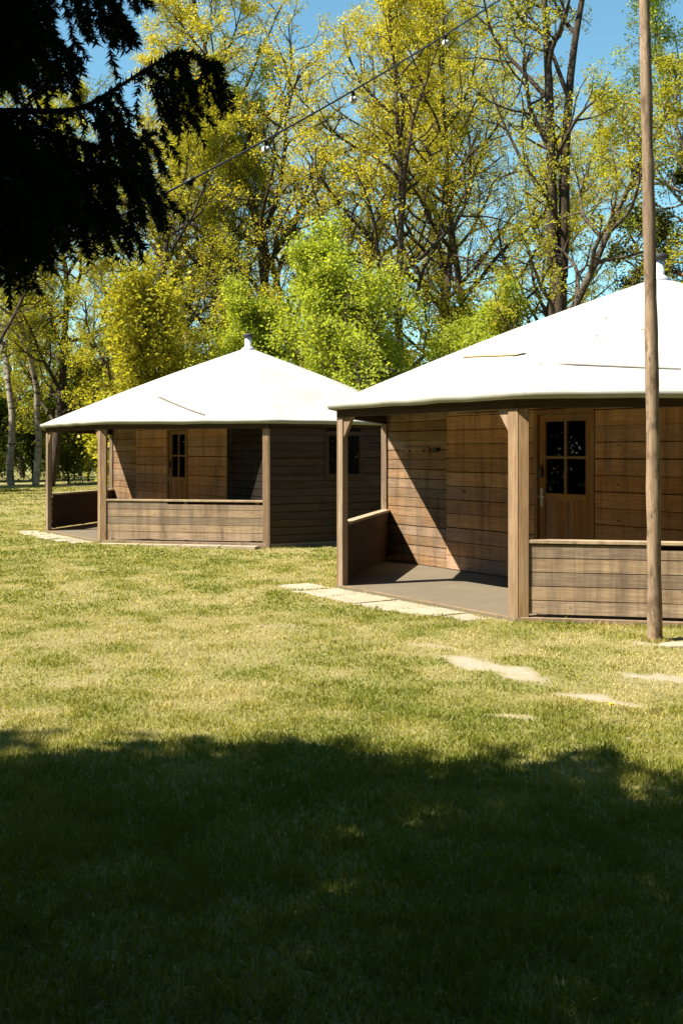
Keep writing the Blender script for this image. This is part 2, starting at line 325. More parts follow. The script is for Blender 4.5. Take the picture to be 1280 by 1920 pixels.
def make_grass():
    rg = np.random.default_rng(5); P = []
    for (y0, y1, den, wd) in ((2.9, 5, 7500, .0032), (5, 8, 5600, .0036), (8, 12, 2600, .0048), (12, 18, 1300, .008), (18, 28, 520, .014), (28, 44, 130, .026)):
        A = .4*(y1*y1-y0*y0); n = int(A*den)
        y = np.sqrt(rg.uniform(y0*y0, y1*y1, n)); x = rg.uniform(-.4, .4, n)*y
        P.append(np.stack([x, y, np.full(n, wd)], 1))
    for (y0, y1, den, wd) in ((.2, 8, 2300, .0052), (8, 18, 700, .011), (18, 44, 110, .028)):     # to both sides of the path taken
        n = int((y1-y0)*2*(5+.4*y1)*den); y = rg.uniform(y0, y1, n); x = rg.uniform(-1, 1, n)*(5+.4*y1)
        k = (np.abs(x) < 5+.4*y) & ((np.abs(x) > .395*y) | (y < 2.95)); P.append(np.stack([x[k], y[k], np.full(k.sum(), wd)], 1))
    P = np.concatenate(P); x, y, wd = P.T
    bare = bare_f(x, y); dry = dry_f(x, y); tuft = fbm(x*5, y*5, 91, 3)
    keep = rg.random(len(x)) > bare*.86
    for c, pad in ((NC, -.1), (FC, -.1)):
        a = np.arctan2(x-c[0], -(y-c[1]))-c[2]; am = (a % (PI/4))-PI/8
        keep &= np.hypot(x-c[0], y-c[1])*np.cos(am) > (CR+.10)*math.cos(PI/8)
    keep &= rg.random(len(x)) < .35+1.1*tuft
    for Q in SLABQ:
        ins = np.ones(len(x), bool)
        for i in range(4):
            a, b = Q[i], Q[(i+1) % 4]; ins &= ((b[0]-a[0])*(y-a[1])-(b[1]-a[1])*(x-a[0])) > (.015+.05*tuft)*np.hypot(b[0]-a[0], b[1]-a[1])
        keep &= ~ins
    # longer blades left uncut along the cabin feet and round the pole
    ex = []
    for c in (NC, FC):
        n_ = 9000; k = rg.integers(0, 8, n_); f = rg.random(n_); rr = CR+.05+np.abs(rg.normal(0, .045, n_))
        a0 = np.radians(45*k); a1 = np.radians(45*(k+1)); lx = rr*(np.sin(a0)*(1-f)+np.sin(a1)*f); ly = -rr*(np.cos(a0)*(1-f)+np.cos(a1)*f)
        ok = (k != 7)|(rg.random(n_) < .12)
        ex.append(np.stack([c[0]+lx*math.cos(c[2])-ly*math.sin(c[2]), c[1]+lx*math.sin(c[2])+ly*math.cos(c[2])], 1)[ok])
    a0 = rg.uniform(0, 2*PI, 500); rr = .075+np.abs(rg.normal(0, .03, 500)); ex.append(np.stack([2.885+rr*np.cos(a0), 10.09+rr*np.sin(a0)], 1))
    ex = np.concatenate(ex); tall = np.concatenate([np.zeros(keep.sum()), np.ones(len(ex))])
    x, y, wd, dry, tuft, bare = [np.concatenate([q[keep], e]) for q, e in ((x, ex[:, 0]), (y, ex[:, 1]), (wd, .0045+0*ex[:, 0]), (dry, dry_f(ex[:, 0], ex[:, 1])), (tuft, .5+0*ex[:, 0]), (bare, 0*ex[:, 0]))]; keep = np.ones(len(x), bool)
    x, y, wd, dry, tuft, bare = [q[keep] for q in (x, y, wd, dry, tuft, bare)]; n = len(x)
    lush = 1-sstep(5.2, 7.6, y)
    h = (.016+.018*rg.random(n)+.038*lush*rg.random(n)+.03*sstep(.5, .75, tuft)*rg.random(n))*(1-.35*dry)*(1-.5*bare)*(1+.5*sstep(25, 40, y))*(1+tall*1.6*rg.random(n))
    a = rg.uniform(0, 2*PI, n); ln = h*rg.uniform(.25, 1.1, n); la = rg.uniform(0, 2*PI, n)
    dead = rg.random(n) < .07+.95*sstep(.25, .6, bare); h = np.where(dead, h*.45, h); ln = np.where(dead, .03+.05*rg.random(n), ln)
    stalk = rg.random(n) < .012; h = np.where(stalk, h*1.9, h)
    z = gz(x, y)-.004
    b = np.stack([x, y, z], 1); wv = np.stack([np.cos(a)*wd, np.sin(a)*wd, 0*a], 1)
    lv = np.stack([np.cos(la)*ln, np.sin(la)*ln, 0*a], 1); up = np.stack([0*h, 0*h, h], 1)
    V = np.stack([b-wv, b+wv, b+lv*.35+up*.62+wv*.7, b+lv*.35+up*.62-wv*.7, b+lv+up], 1).reshape(-1, 3)
    k = np.arange(n)*5
    F = np.concatenate([np.stack([k, k+1, k+2], 1), np.stack([k, k+2, k+3], 1), np.stack([k+3, k+2, k+4], 1)])
    rnd = np.clip(rg.random(n)*.55+dry*.75-.1, 0, 1); cl = np.clip(dry*1.15-.12+.25*(rg.random(n)-.5), 0, 1)
    rnd = np.where(dead, .95, rnd); cl = np.where(dead, .9, cl)
    o = np_mesh('lawn_grass', V, F, L_GRASS, attrs={'rnd': np.tile(rnd, 3), 'clump': np.tile(cl, 3)})
    tag(o, 'short sunlit and shaded grass covering the lawn', 'grass', kind='stuff')

# ------------------------------------------------------------------ cabin
def VV(k, R=CR): a = math.radians(45*k); return Vector((R*math.sin(a), -R*math.cos(a), 0))
def v2(p, z): return Vector((p[0], p[1], z))
RE = CR+.13; AZ = 4.10; EZ = 2.25
def sag_f(k, s, t, x, y):
    return -.07*math.sin(PI*s)*math.sin(PI*min(1, t)**1.4)*(.4+.6*t)+.004*math.sin(7*s*PI+k*1.7)*t**3*math.sin(PI*s)+.012*(float(vnoise(x*1.7, y*1.7, 5))-.5)*math.sin(PI*s)
def roof_z(p):
    """height of the canvas over a local point"""
    rmax = -1
    for k in range(8):
        a = math.radians(45*k+22.5); r = (p[0]*math.sin(a)-p[1]*math.cos(a))/math.cos(PI/8)
        if r > rmax: rmax, kk, u = r, k, p[0]*math.cos(a)+p[1]*math.sin(a)
    t = rmax/(.985*RE); s = min(1, max(0, .5+u/(2*max(rmax, .01)*math.sin(PI/8))))
    return AZ-(AZ-EZ-.095)*t+.05*math.sin(PI*t)+sag_f(kk, s, rmax/RE, p[0], p[1])
def wall(mb, bk, a, b, z0, z1, course, th=.03, hole=None, off=0.0, gap=.011, s0=0, s1=None):
    """horizontal boards from a to b (outward = right of a->b when seen from above turned by -90)"""
    d = (b-a); L = d.length; d = d/L; n = Vector((d.y, -d.x, 0)); s1 = L if s1 is None else s1
    zs = list(np.arange(z0, z1-1e-6, course))+[z1]
    if hole:
        for q in (hole[2], hole[3]):
            if all(abs(q-t) > .03 for t in zs): zs.append(q)
        zs = sorted(zs)
    for za, zb in zip(zs[:-1], zs[1:]):
        spans = [(s0, s1)]
        if hole and zb > hole[2]+.02 and za < hole[3]-.02: spans = [(s0, hole[0]), (hole[1], s1)]
        r = mb.R.random()
        if zb > 2.24:
            ok = [t for t in np.arange(s0, s1, .03) if roof_z(a+d*t) > zb+.06 and roof_z(a+d*t+n*.02) > zb+.06]
            spans = [(max(p, ok[0]), min(q, ok[-1])) for p, q in spans] if ok else []
        for p, q in spans:
            if q-p < .02: continue
            j = mb.R.uniform(-.002, .002)
            cuts = [p, q]; jz = mb.R.uniform(-.004, .004)
            if q-p > 2.6 and mb.R.random() < .5: cuts = [p, p+(q-p)*mb.R.uniform(.3, .7), q]
            for c0, c1 in zip(cuts[:-1], cuts[1:]):
                mb.box(a+d*c0+n*(off-th+j)+Vector((0, 0, za+gap+jz)), d*(c1-c0-.004), n*th, Vector((0, 0, zb-za-gap)))
    if bk:
        rs = [(s0, s1, z0, z1)]
        if hole: rs = [(s0, hole[0], z0, z1), (hole[1], s1, z0, z1), (hole[0], hole[1], z0, hole[2]), (hole[0], hole[1], hole[3], z1)]
        rs = [(p, q, u, min(v, 2.24)) for p, q, u, v in rs]+([(s0+1.5, s1-1.5, 2.24, z1-.05)] if z1 > 2.6 and s1-s0 > 4 else [])
        for p, q, u, v in rs:
            if q-p > .01 and v-u > .01: bk.box(a+d*p+n*(off-th-.03)+Vector((0, 0, u)), d*(q-p), n*.024, Vector((0, 0, v-u)))
def cabin():
    root = empty('cabin')
    P2, P1, P8, P3, P4 = VV(0), VV(-1), VV(-2), VV(1), VV(2)
    # floor
    f = MB(1); ring = [VV(k, CR+.02) for k in range(8)]
    f.poly([v2(p, 0) for p in ring]); n = 8
    for i in range(8): f.poly([v2(ring[i], -.16), v2(ring[(i+1) % 8], -.16), v2(ring[(i+1) % 8], 0), v2(ring[i], 0)])
    f.build('floor', FLOOR, root)
    # outer walls
    for k in range(1, 6):
        m = MB(20+k); bk = MB(25+k)
        a, b = VV(k), VV(k+1)
        hole = (1.27, 2.05, 1.27, 2.06) if k == 1 else None
        wall(m, bk, a, b, -.14, EZ, .145, hole=hole, s0=.03, s1=(b-a).length-.03)
        wo = m.build('wall', W_OUT, root); bk.build('backing', W_BLACK, wo)
        if hole:
            d = (b-a).normalized(); nn = Vector((d.y, -d.x, 0))
            fr = MB(70); s0, s1, z0, z1 = hole; t = .075
            for (p, q, u, v, hz) in ((s0-.05, s1+.05, z1-.02, z1+.06, 1), (s0-.07, s1+.07, z0-.06, z0+.02, 1), (s0-.05, s0+.03, z0+.02, z1-.02, 0), (s1-.03, s1+.05, z0+.02, z1-.02, 0)):
                o = a+d*p+nn*(-.06)+Vector((0, 0, u))
                if hz: fr.box(o, d*(q-p), nn*.085, Vector((0, 0, v-u)))
                else: fr.box(o, Vector((0, 0, v-u)), nn*.082, d*(q-p))
            wf = fr.build('window', W_OUT, wo)
            wf.name = 'window'
            g = MB(71); g.box(a+d*(s0+.03)+nn*(-.04)+Vector((0, 0, z0+.02)), d*(s1-s0-.06), nn*.006, Vector((0, 0, z1-z0-.04)))
            gg = g.build('window_pane', GLASS, wo)
    # porch wall, three sections in one plane
    d = (P3-P8).normalized(); half = (P3-P8).length/2; mid = (P3+P8)/2; nn = Vector((d.y, -d.x, 0))
    if nn.dot((P1+P2)/2-mid) < 0: nn = -nn
    bkp = MB(30)
    def wall_s(mb, s0, s1, **kw): wall(mb, bkp, mid-d*half, mid+d*half, 0, 2.75, s0=s0+half, s1=s1+half, **kw)
    m = MB(31); wall_s(m, -half+.08, -2.47, course=.145); m.build('porch_wall', W_SIDE, root)
    m = MB(32); wall_s(m, 2.37, half-.08, course=.145); m.build('porch_wall', W_BLACK, root)  # this end section is near black, far darker than the opposite one
    m = MB(33); wall_s(m, -2.465, 2.365, course=.203, off=.012, hole=(half-.60, half+.48, -.01, 2.27)); pw = m.build('porch_wall', W_WARM, root); bkp.build('backing', W_BLACK, pw)
    # door
    dr = empty('door'); dr.parent = root
    def at(s, z, o): return mid+d*s+nn*o+Vector((0, 0, z))
    fr = MB(40)
    fr.box(at(-.60, 0, -.06), Vector((0, 0, 2.27)), d*.065, nn*.09); fr.box(at(.415, 0, -.06), Vector((0, 0, 2.27)), d*.065, nn*.09)
    fr.box(at(-.535, 2.205, -.06), d*.95, nn*.088, Vector((0, 0, .065))); fr.build('door_frame', W_DOOR, dr, .003)
    lf = MB(41); z0, z1 = 1.12, 2.19
    for s in (-.53, .30): lf.box(at(s, .02, -.055), Vector((0, 0, 2.18)), d*.105, nn*.045)
    lf.box(at(-.425, 2.11, -.055), d*.725, nn*.043, Vector((0, 0, .09))); lf.box(at(-.425, 1.09, -.055), d*.725, nn*.043, Vector((0, 0, .085)))
    lf.box(at(-.425, .02, -.055), d*.725, nn*.043, Vector((0, 0, .14)))
    for i in range(7): lf.box(at(-.425+i*.1036, .16, -.05), Vector((0, 0, .93)), d*.0985, nn*.028)
    lf.box(at(-.425, .16, -.053), d*.725, nn*.002, Vector((0, 0, .93)))
    lf.box(at(-.083, 1.175, -.052), Vector((0, 0, .935)), d*.036, nn*.034); 
    lf.box(at(-.425, 1.625, -.052), d*.342, nn*.032, Vector((0, 0, .036))); lf.box(at(-.047, 1.625, -.052), d*.347, nn*.032, Vector((0, 0, .036)))
    lf.build('door_leaf', W_DOOR, dr, .003)
    g = MB(42); g.box(at(-.425, 1.175, -.04), d*.725, nn*.005, Vector((0, 0, .935))); g.build('door_pane', GLASS, dr)
    h = MB(43); h.box(at(-.505, 1.00, -.01), Vector((0, 0, .24)), d*.042, nn*.008)
    h.tube([at(-.484, 1.13, 0), at(-.484, 1.13, .05)], .011); h.tube([at(-.494, 1.13, .045), at(-.374, 1.13, .048)], .0095); h.tube([at(-.484, 1.05, -.002), at(-.484, 1.05, .006)], .012)
    h.build('handle', METAL, dr)
    kb = MB(44); kb.box(at(-.512, 1.38, -.01), Vector((0, 0, .12)), d*.065, nn*.045); kb.tube([at(-.50, 1.50, .01), at(-.50, 1.53, .012), at(-.455, 1.53, .012), at(-.455, 1.50, .01)], .006, 6); kb.build('key_box', BLACK, dr, .006)
    # posts: two boards along the two sides and a bead on the corner
    for k in (-2, -1, 0, 1):
        p = VV(k, CR); m = MB(50+k)
        zb = -.03
        for t in ((1,) if k == -2 else (-1,) if k == 1 else (-1, 1)):
            e = (VV(k+t)-p).normalized(); inn = (-p).normalized(); no = Vector((e.y, -e.x, 0))
            if no.dot(inn) > 0: no = -no
            m.box(p+e*.022-no*.085+Vector((0, 0, zb)), Vector((0, 0, 2.16-zb)), e*.105, no*.085)
        q = (-p).normalized(); t = Vector((q.y, -q.x, 0))
        m.box(p-t*.018+q*.001+Vector((0, 0, zb)), Vector((0, 0, 2.16-zb)), t*.036, q*.05)
        m.build('post', W_POST, root, .004)
    # ring beams under the canvas
    for k in range(8):
        a, b = VV(k, CR+.01), VV(k+1, CR+.01); e = (b-a).normalized(); no = Vector((e.y, -e.x, 0)); m = MB(60+k)
        porch = k in (6, 7, 0)
        m.box(a+e*.006-no*.075+Vector((0, 0, 2.162 if porch else 2.252)), e*((b-a).length-.012), no*.07, Vector((0, 0, .125 if porch else .035)))
        m.build('beam', W_DARK, root)
    # knee braces
    for k, t in ((-1, 1), (0, -1)):
        p = VV(k, CR); e = (VV(k+t)-p).normalized(); no = Vector((e.y, -e.x, 0))
        if no.dot(p) < 0: no = -no
        m = MB(90+k*3+t); a0 = p+e*.128-no*.02; tri = [a0+Vector((0, 0, 1.90)), a0+e*.19+Vector((0, 0, 2.161)), a0+Vector((0, 0, 2.161))]; bk_ = [q-no*.045 for q in tri]
        if (tri[1]-tri[0]).cross(tri[2]-tri[0]).dot(no) < 0: tri, bk_ = tri[::-1], bk_[::-1]
        m.poly(tri, .3); m.poly(bk_[::-1], .3)
        for q in range(3): m.poly([tri[q], bk_[q], bk_[(q+1) % 3], tri[(q+1) % 3]], .3)
        m.build('brace', W_POST, root)
    # railings
    for a, b, sd in ((P8, P1, 5), (P2, P3, 6)):
        e = (b-a).normalized(); no = Vector((e.y, -e.x, 0)); L = (b-a).length
        if no.dot(a) < 0: no = -no
        m = MB(100+sd); ch = .144; z = .05
        for i in range(5):
            top = .145
            if i == 4:
                m.box(a+e*.128-no*.055+Vector((0, 0, z)), e*1.25, no*.032, Vector((0, 0, ch-.009)))
                m.box(a+e*1.38-no*.055+Vector((0, 0, z)), e*(L-1.38-.128), no*.032, Vector((0, 0, ch-.05)), rnd=.5)
            else: m.box(a+e*.128-no*(.055+m.R.uniform(-.002, .002))+Vector((0, 0, z)), e*(L-.256), no*.032, Vector((0, 0, ch-.009)))
            z += ch
        for s in (.2, L/2, L-.28): m.box(a+e*s-no*.10+Vector((0, 0, .03)), Vector((0, 0, .74)), e*.07, no*.043)
        # inner lining boards
        z = .05; mi = MB(105+sd)
        for i in range(5): mi.box(a+e*.128-no*.122+Vector((0, 0, z)), e*(L-.256), no*.02, Vector((0, 0, ch-.0015))); z += ch
        r = m.build('railing', W_RAIL, root); mi.build('lining', W_OUT, r)
        c = MB(110+sd); c.box(a+e*.126-no*.145+Vector((0, 0, .772)), e*(L-.252), no*.14, Vector((0, 0, .038))); c.build('coping', W_COPE, r, .006)
        s = MB(120+sd); s.box(a+e*.05-no*.08+Vector((0, 0, -.06)), e*(L-.1), no*.10, Vector((0, 0, .075))); s.build('sill', W_COPE if sd == 9 else W_POST, r, .004)
    # threshold strip of the open side
    e = (P2-P1).normalized(); no = Vector((e.y, -e.x, 0))
    if no.dot(P1) < 0: no = -no
    m = MB(130); m.box(P1+e*.1-no*.02+Vector((0, 0, -.06)), e*((P2-P1).length-.2), no*.035, Vector((0, 0, .064))); m.build('threshold', W_POST, root, .003)
    # roof canvas
    NR, NTN = 22, 14
    V = []; F = []; E = []
    prof = []
    for i in range(NR+1):
        t = i/NR; prof.append((RE*t*.985, AZ-(AZ-EZ-.095)*t + .05*math.sin(PI*t), 0))
    prof += [(RE*.997, EZ+.080, .4), (RE, EZ+.063, .7), (RE*.999, EZ+.04, 1), (RE*.996, EZ+.012, 1), (RE*.988, EZ+.002, 1)]
    rr = random.Random(4)
    for k in range(8):
        base = len(V)
        for i, (r, z, ed) in enumerate(prof):
            t = r/RE; ec = max(0, 1-abs(i-NR)/9)
            for j in range(NTN+1):
                s = j/NTN; p = VV(k, r).lerp(VV(k+1, r), s)
                sag = sag_f(k, s, t, p.x, p.y)
                sc = 0
                if i > NR: sc = .006*abs(math.sin(PI*s*(2+k % 2)+k))*math.sin(PI*s)*(1 if ed >= 1 else .5)
                V.append((p.x, p.y, z+sag+sc)); E.append(max(ed, sstep(.9, 1.0, t)*.3))
        for i in range(len(prof)-1):
            for j in range(NTN):
                a = base+i*(NTN+1)+j; F.append((a, a+NTN+1, a+NTN+2, a+1))
    ro = np_mesh('roof', V, F, CANVAS, root, attrs={'edge': np.array(E)}, smooth=True)
    bmod = ro.modifiers.new('weld', 'WELD'); bmod.merge_threshold = .002
    sol = ro.modifiers.new('thick', 'SOLIDIFY'); sol.thickness = .008; sol.offset = -1
    # chimney
    c = MB(140); c.tube([(0, 0, 4.02), (0, 0, 4.10), (0, 0, 4.13), (0, 0, 4.33)], [.20, .11, .075, .075], 20); ch = c.build('chimney', PIPE, root)
    c = MB(141); c.tube([(0, 0, 4.325), (0, 0, 4.345), (0, 0, 4.40), (0, 0, 4.415)], [.09, .115, .115, .07], 20); c.build('cap', CAP, ch)
    return root, dict(at=at, mid=mid, d=d, nn=nn, roof=ro)
near, info = cabin()
far = copy_tree(near)
near.location = (NC[0], NC[1], 0); near.rotation_euler = (0, 0, NC[2])
far.location = (FC[0], FC[1], 0); far.rotation_euler = (0, 0, FC[2])
tag(near, 'nearer octagonal wooden cabin with white canvas roof, cut off by the right edge', 'cabin', 'octagonal canvas-roofed cabins')
tag(far, 'farther octagonal wooden cabin with white canvas roof, seen whole on the left', 'cabin', 'octagonal canvas-roofed cabins')
m = MB(150); at = info['at']
m.box(at(-3.58, 1.70, 0), info['d']*.72, info['nn']*.03, Vector((0, 0, .09)))
for i in range(4): m.tube([at(-3.48+i*.17, 1.73, .045), at(-3.48+i*.17, 1.72, .09)], .012, 8)
m.build('coat_rail', W_SIDE, near)
m = MB(151); m.tube([at(-2.66, 1.75, -.01), at(-2.66, 1.75, .05), at(-2.66, 1.75, .09)], [.035, .03, .045], 12); m.build('porch_lamp', BLACK, near)
def seam(parent, pts, mat, wdt):
    """thin strip of webbing lying on the canvas"""
    m = MB(7); top = []; 
    for i in range(len(pts)-1):
        a, b = Vector((pts[i][0], pts[i][1], 0)), Vector((pts[i+1][0], pts[i+1][1], 0)); n = Vector((-(b-a).y, (b-a).x, 0)).normalized()*wdt
        q = [a-n, b-n, b+n, a+n]; m.poly([(p.x, p.y, roof_z(p)+.014) for p in q]); m.poly([(p.x, p.y, roof_z(p)+.004) for p in q][::-1])
    return m.build('seam', mat, parent)

def on_roof(c, px, py):
    """local point of a cabin's canvas seen at a picture point"""
    d = Vector(((px-640)/2050.3, 1, -(py-849.5)/2050.3)); rt = Matrix.Rotation(-c[2], 3, 'Z')
    for i in range(4000):
        t = 8+i*.005; p = Vector((0, 0, 1.7))+d*t; q = rt @ (p-Vector((c[0], c[1], 0)))
        if math.hypot(q.x, q.y) < CR+.1 and q.z <= roof_z(q): return q
for par, c, pp, mt, wd in ((near, NC, [(868, 671), (900, 669), (940, 668), (972, 666)], SEAM2, .02), (near, NC, [(1010, 684), (1070, 685), (1140, 688), (1215, 691), (1275, 693)], SEAM, .012),
                           (far, FC, [(298, 745), (325, 757), (352, 768), (384, 779)], SEAM, .02), (near, NC, [(962, 668), (985, 664)], BLACK, .02)):
    q = [on_roof(c, *p) for p in pp]
    if all(q): seam(par, q, mt, wd)
# paving beside the open sides
SLABQ = []
def paving(c, spans, seed):
    m = MB(seed); rt = Matrix.Rotation(c[2], 3, 'Z'); o = Vector((c[0], c[1], 0)); R = random.Random(seed)
    P2, P1 = VV(0), VV(-1); e = (P2-P1).normalized(); no = Vector((e.y, -e.x, 0))
    if no.dot(P1) < 0: no = -no
    for (s, ln, w0, w1, kk) in spans:
        p0 = P1 if kk == 0 else VV(0); ee, nn_ = (e, no)
        if kk == 1:
            ee = (VV(1)-VV(0)).normalized(); nn_ = Vector((ee.y, -ee.x, 0))
            if nn_.dot(p0) < 0: nn_ = -nn_
        a = p0+ee*s+nn_*w0; z = -.028+R.uniform(-.004, .004); j = R.uniform(-.02, .02)
        q = [a, a+ee*(ln-.016)+nn_*j, a+ee*(ln-.016+R.uniform(-.02, .02))+nn_*(w1-w0+j), a+ee*R.uniform(-.02, .02)+nn_*(w1-w0)]
        w_ = [o+rt @ p for p in q]
        area = sum(w_[i].x*w_[(i+1) % 4].y-w_[(i+1) % 4].x*w_[i].y for i in range(4))
        if area < 0: w_ = w_[::-1]
        SLABQ.append([(p.x, p.y) for p in w_]); r = R.random()
        m.poly([v2(p, z) for p in w_], rnd=r)
        for i in range(4):
            b1, b2 = w_[i], w_[(i+1) % 4]; m.poly([v2(b2, z), v2(b1, z), v2(b1, z-.05), v2(b2, z-.05)][::-1], rnd=r)
    pv = m.build('path', SLAB); tag(pv, kind='structure')
paving(NC, [(-.62, .66, .05, .62, 0), (.05, .68, .05, .70, 0), (.74, .66, .05, .66, 0), (1.41, .66, .05, .68, 0), (2.08, .6, .05, .60, 0), (2.69, .45, .06, .42, 0)], 3)
paving(FC, [(-.55, .66, .05, .6, 0), (.12, .66, .05, .66, 0), (.8, .66, .05, .62, 0), (1.47, .66, .05, .66, 0), (2.14, .66, .05, .6, 0), (2.81, .5, .05, .5, 0), (.1, .8, .06, .34, 1), (.92, .8, .06, .3, 1), (1.74, .8, .06, .34, 1), (2.56, .7, .06, .3, 1)], 4)
def stone(x, y, r, seed):
    m = MB(seed); R = random.Random(seed); n = 14; z = float(gz(x, y))+.012
    q = [(x+r*(1+R.uniform(-.12, .12))*math.cos(2*PI*i/n), y+r*.6*(1+R.uniform(-.12, .12))*math.sin(2*PI*i/n)) for i in range(n)]
    m.poly([(a, b, z+.012) for a, b in [(x+(a-x)*.93, y+(b-y)*.93) for a, b in q]], rnd=.3)
    for i in range(n):
        a, b = q[i], q[(i+1) % n]; c, d = [(x+(t[0]-x)*.93, y+(t[1]-y)*.93) for t in (a, b)]
        m.poly([(a[0], a[1], z-.05), (b[0], b[1], z-.05), (b[0], b[1], z+.004), (a[0], a[1], z+.004)], rnd=.3); m.poly([(a[0], a[1], z+.004), (b[0], b[1], z+.004), (d[0], d[1], z+.012), (c[0], c[1], z+.012)], rnd=.3)
    o = m.build('stepping_stone', SLAB); tag(o, 'flat grey stone set in the grass just right of the pole foot', 'stone')
stone(3.02, 9.82, .17, 5)
make_grass()

# ------------------------------------------------------------------ wooden pole, string lights
def pole():
    m = MB(9); pts = []; rad = []
    N = 46
    for i in range(N+1):
        t = i/N; h = -.25+7.4*t; bend = .012*math.sin(t*5)
        pts.append((2.885-.0145*h+bend, 10.09+.006*math.sin(t*7), h)); rad.append((.068-.022*t)*(1+.05*math.sin(t*37)+.04*math.sin(t*91+1)))
    m.tube(pts, rad, 22, rough=.05)
    o = m.build('wooden_pole', W_POLE); tag(o, 'tall weathered wooden pole standing on the grass before the nearer cabin', 'pole')
pole()
def cord_at(t):
    a = Vector((2.79, 10.06, 0)); b = Vector((-3.6, 2.72, 0)); p = a.lerp(b, t); p.z = 6.85-7.3*t+1.4*t*t; return p
def find_t(px):
    best = min(range(1001), key=lambda i: abs(640+2050.3*cord_at(i/1000).x/cord_at(i/1000).y-px)); return best/1000
def string_lights():
    root = empty('string_lights', tuple(cord_at(0)))
    def L(p): return Vector(p)-root.location
    m = MB(3); m.tube([L(cord_at(i/60)) for i in range(61)], .006, 6); m.build('cable', BLACK, root)
    bm_ = NT('bulb_glass'); bm_.b.inputs['Base Color'].default_value = (.85, .83, .78, 1); bm_.b.inputs['Roughness'].default_value = .12; n = bm_.noise(bm_.n('TexCoord').outputs['Object'], 8); bm_.set(bm_.b.inputs['Roughness'], bm_.math('MULTIPLY', n, .3))
    for px in (835, 662, 499, 1010):
        p = L(cord_at(find_t(px))); m = MB(1); m.tube([p+Vector((0, 0, .005)), p-Vector((0, 0, .038))], .011, 10); s = m.build('socket', BLACK, root)
        m = MB(2); c = p-Vector((0, 0, .060)); m.tube([c+Vector((0, 0, .026*math.cos(PI*i/12))) for i in range(13)], [max(.003, .026*math.sin(PI*i/12)) for i in range(13)], 16); m.build('bulb', bm_.m, s)
    p = L(cord_at(find_t(358))); m = MB(4); m.tube([p+Vector((.02, 0, .01)), p-Vector((.03, 0, .02))], .016, 10); m.tube([p, p-Vector((0, 0, .035))], .013, 10); m.build('connector', BLACK, root)
    tag(root, 'black cable with round white bulbs strung from the pole top to the spruce', 'string lights')
string_lights()
def dandelion(x, y):
    z = float(gz(x, y)); root = empty('dandelion', (x, y, z)); ye = plain('dandelion_yellow', (.75, .55, .02), .7); gr = plain('dandelion_green', (.10, .18, .03), .7)
    m = MB(1); m.tube([(0, 0, 0), (.004, 0, .03), (.006, .003, .062)], .003, 6); m.build('stem', gr, root)
    m = MB(2)
    for ring, (rad_, up) in enumerate(((.026, .004), (.020, .010), (.012, .014))):
        for i in range(16):
            t = 2*PI*i/16+ring*.2; dx, dy = math.cos(t), math.sin(t); c = Vector((.006, .003, .062)); wv = Vector((-dy, dx, 0))*.0035
            m.poly([c-wv*.5, c+Vector((dx, dy, 0))*rad_*.8-wv+Vector((0, 0, up)), c+Vector((dx, dy, 0))*rad_+Vector((0, 0, up)), c+Vector((dx, dy, 0))*rad_*.8+wv+Vector((0, 0, up)), c+wv*.5])
    m.build('flower', ye, root)
    tag(root, 'single yellow dandelion in the sunlit grass right of the bare patch', 'flower')
dandelion(1.78, 7.24)

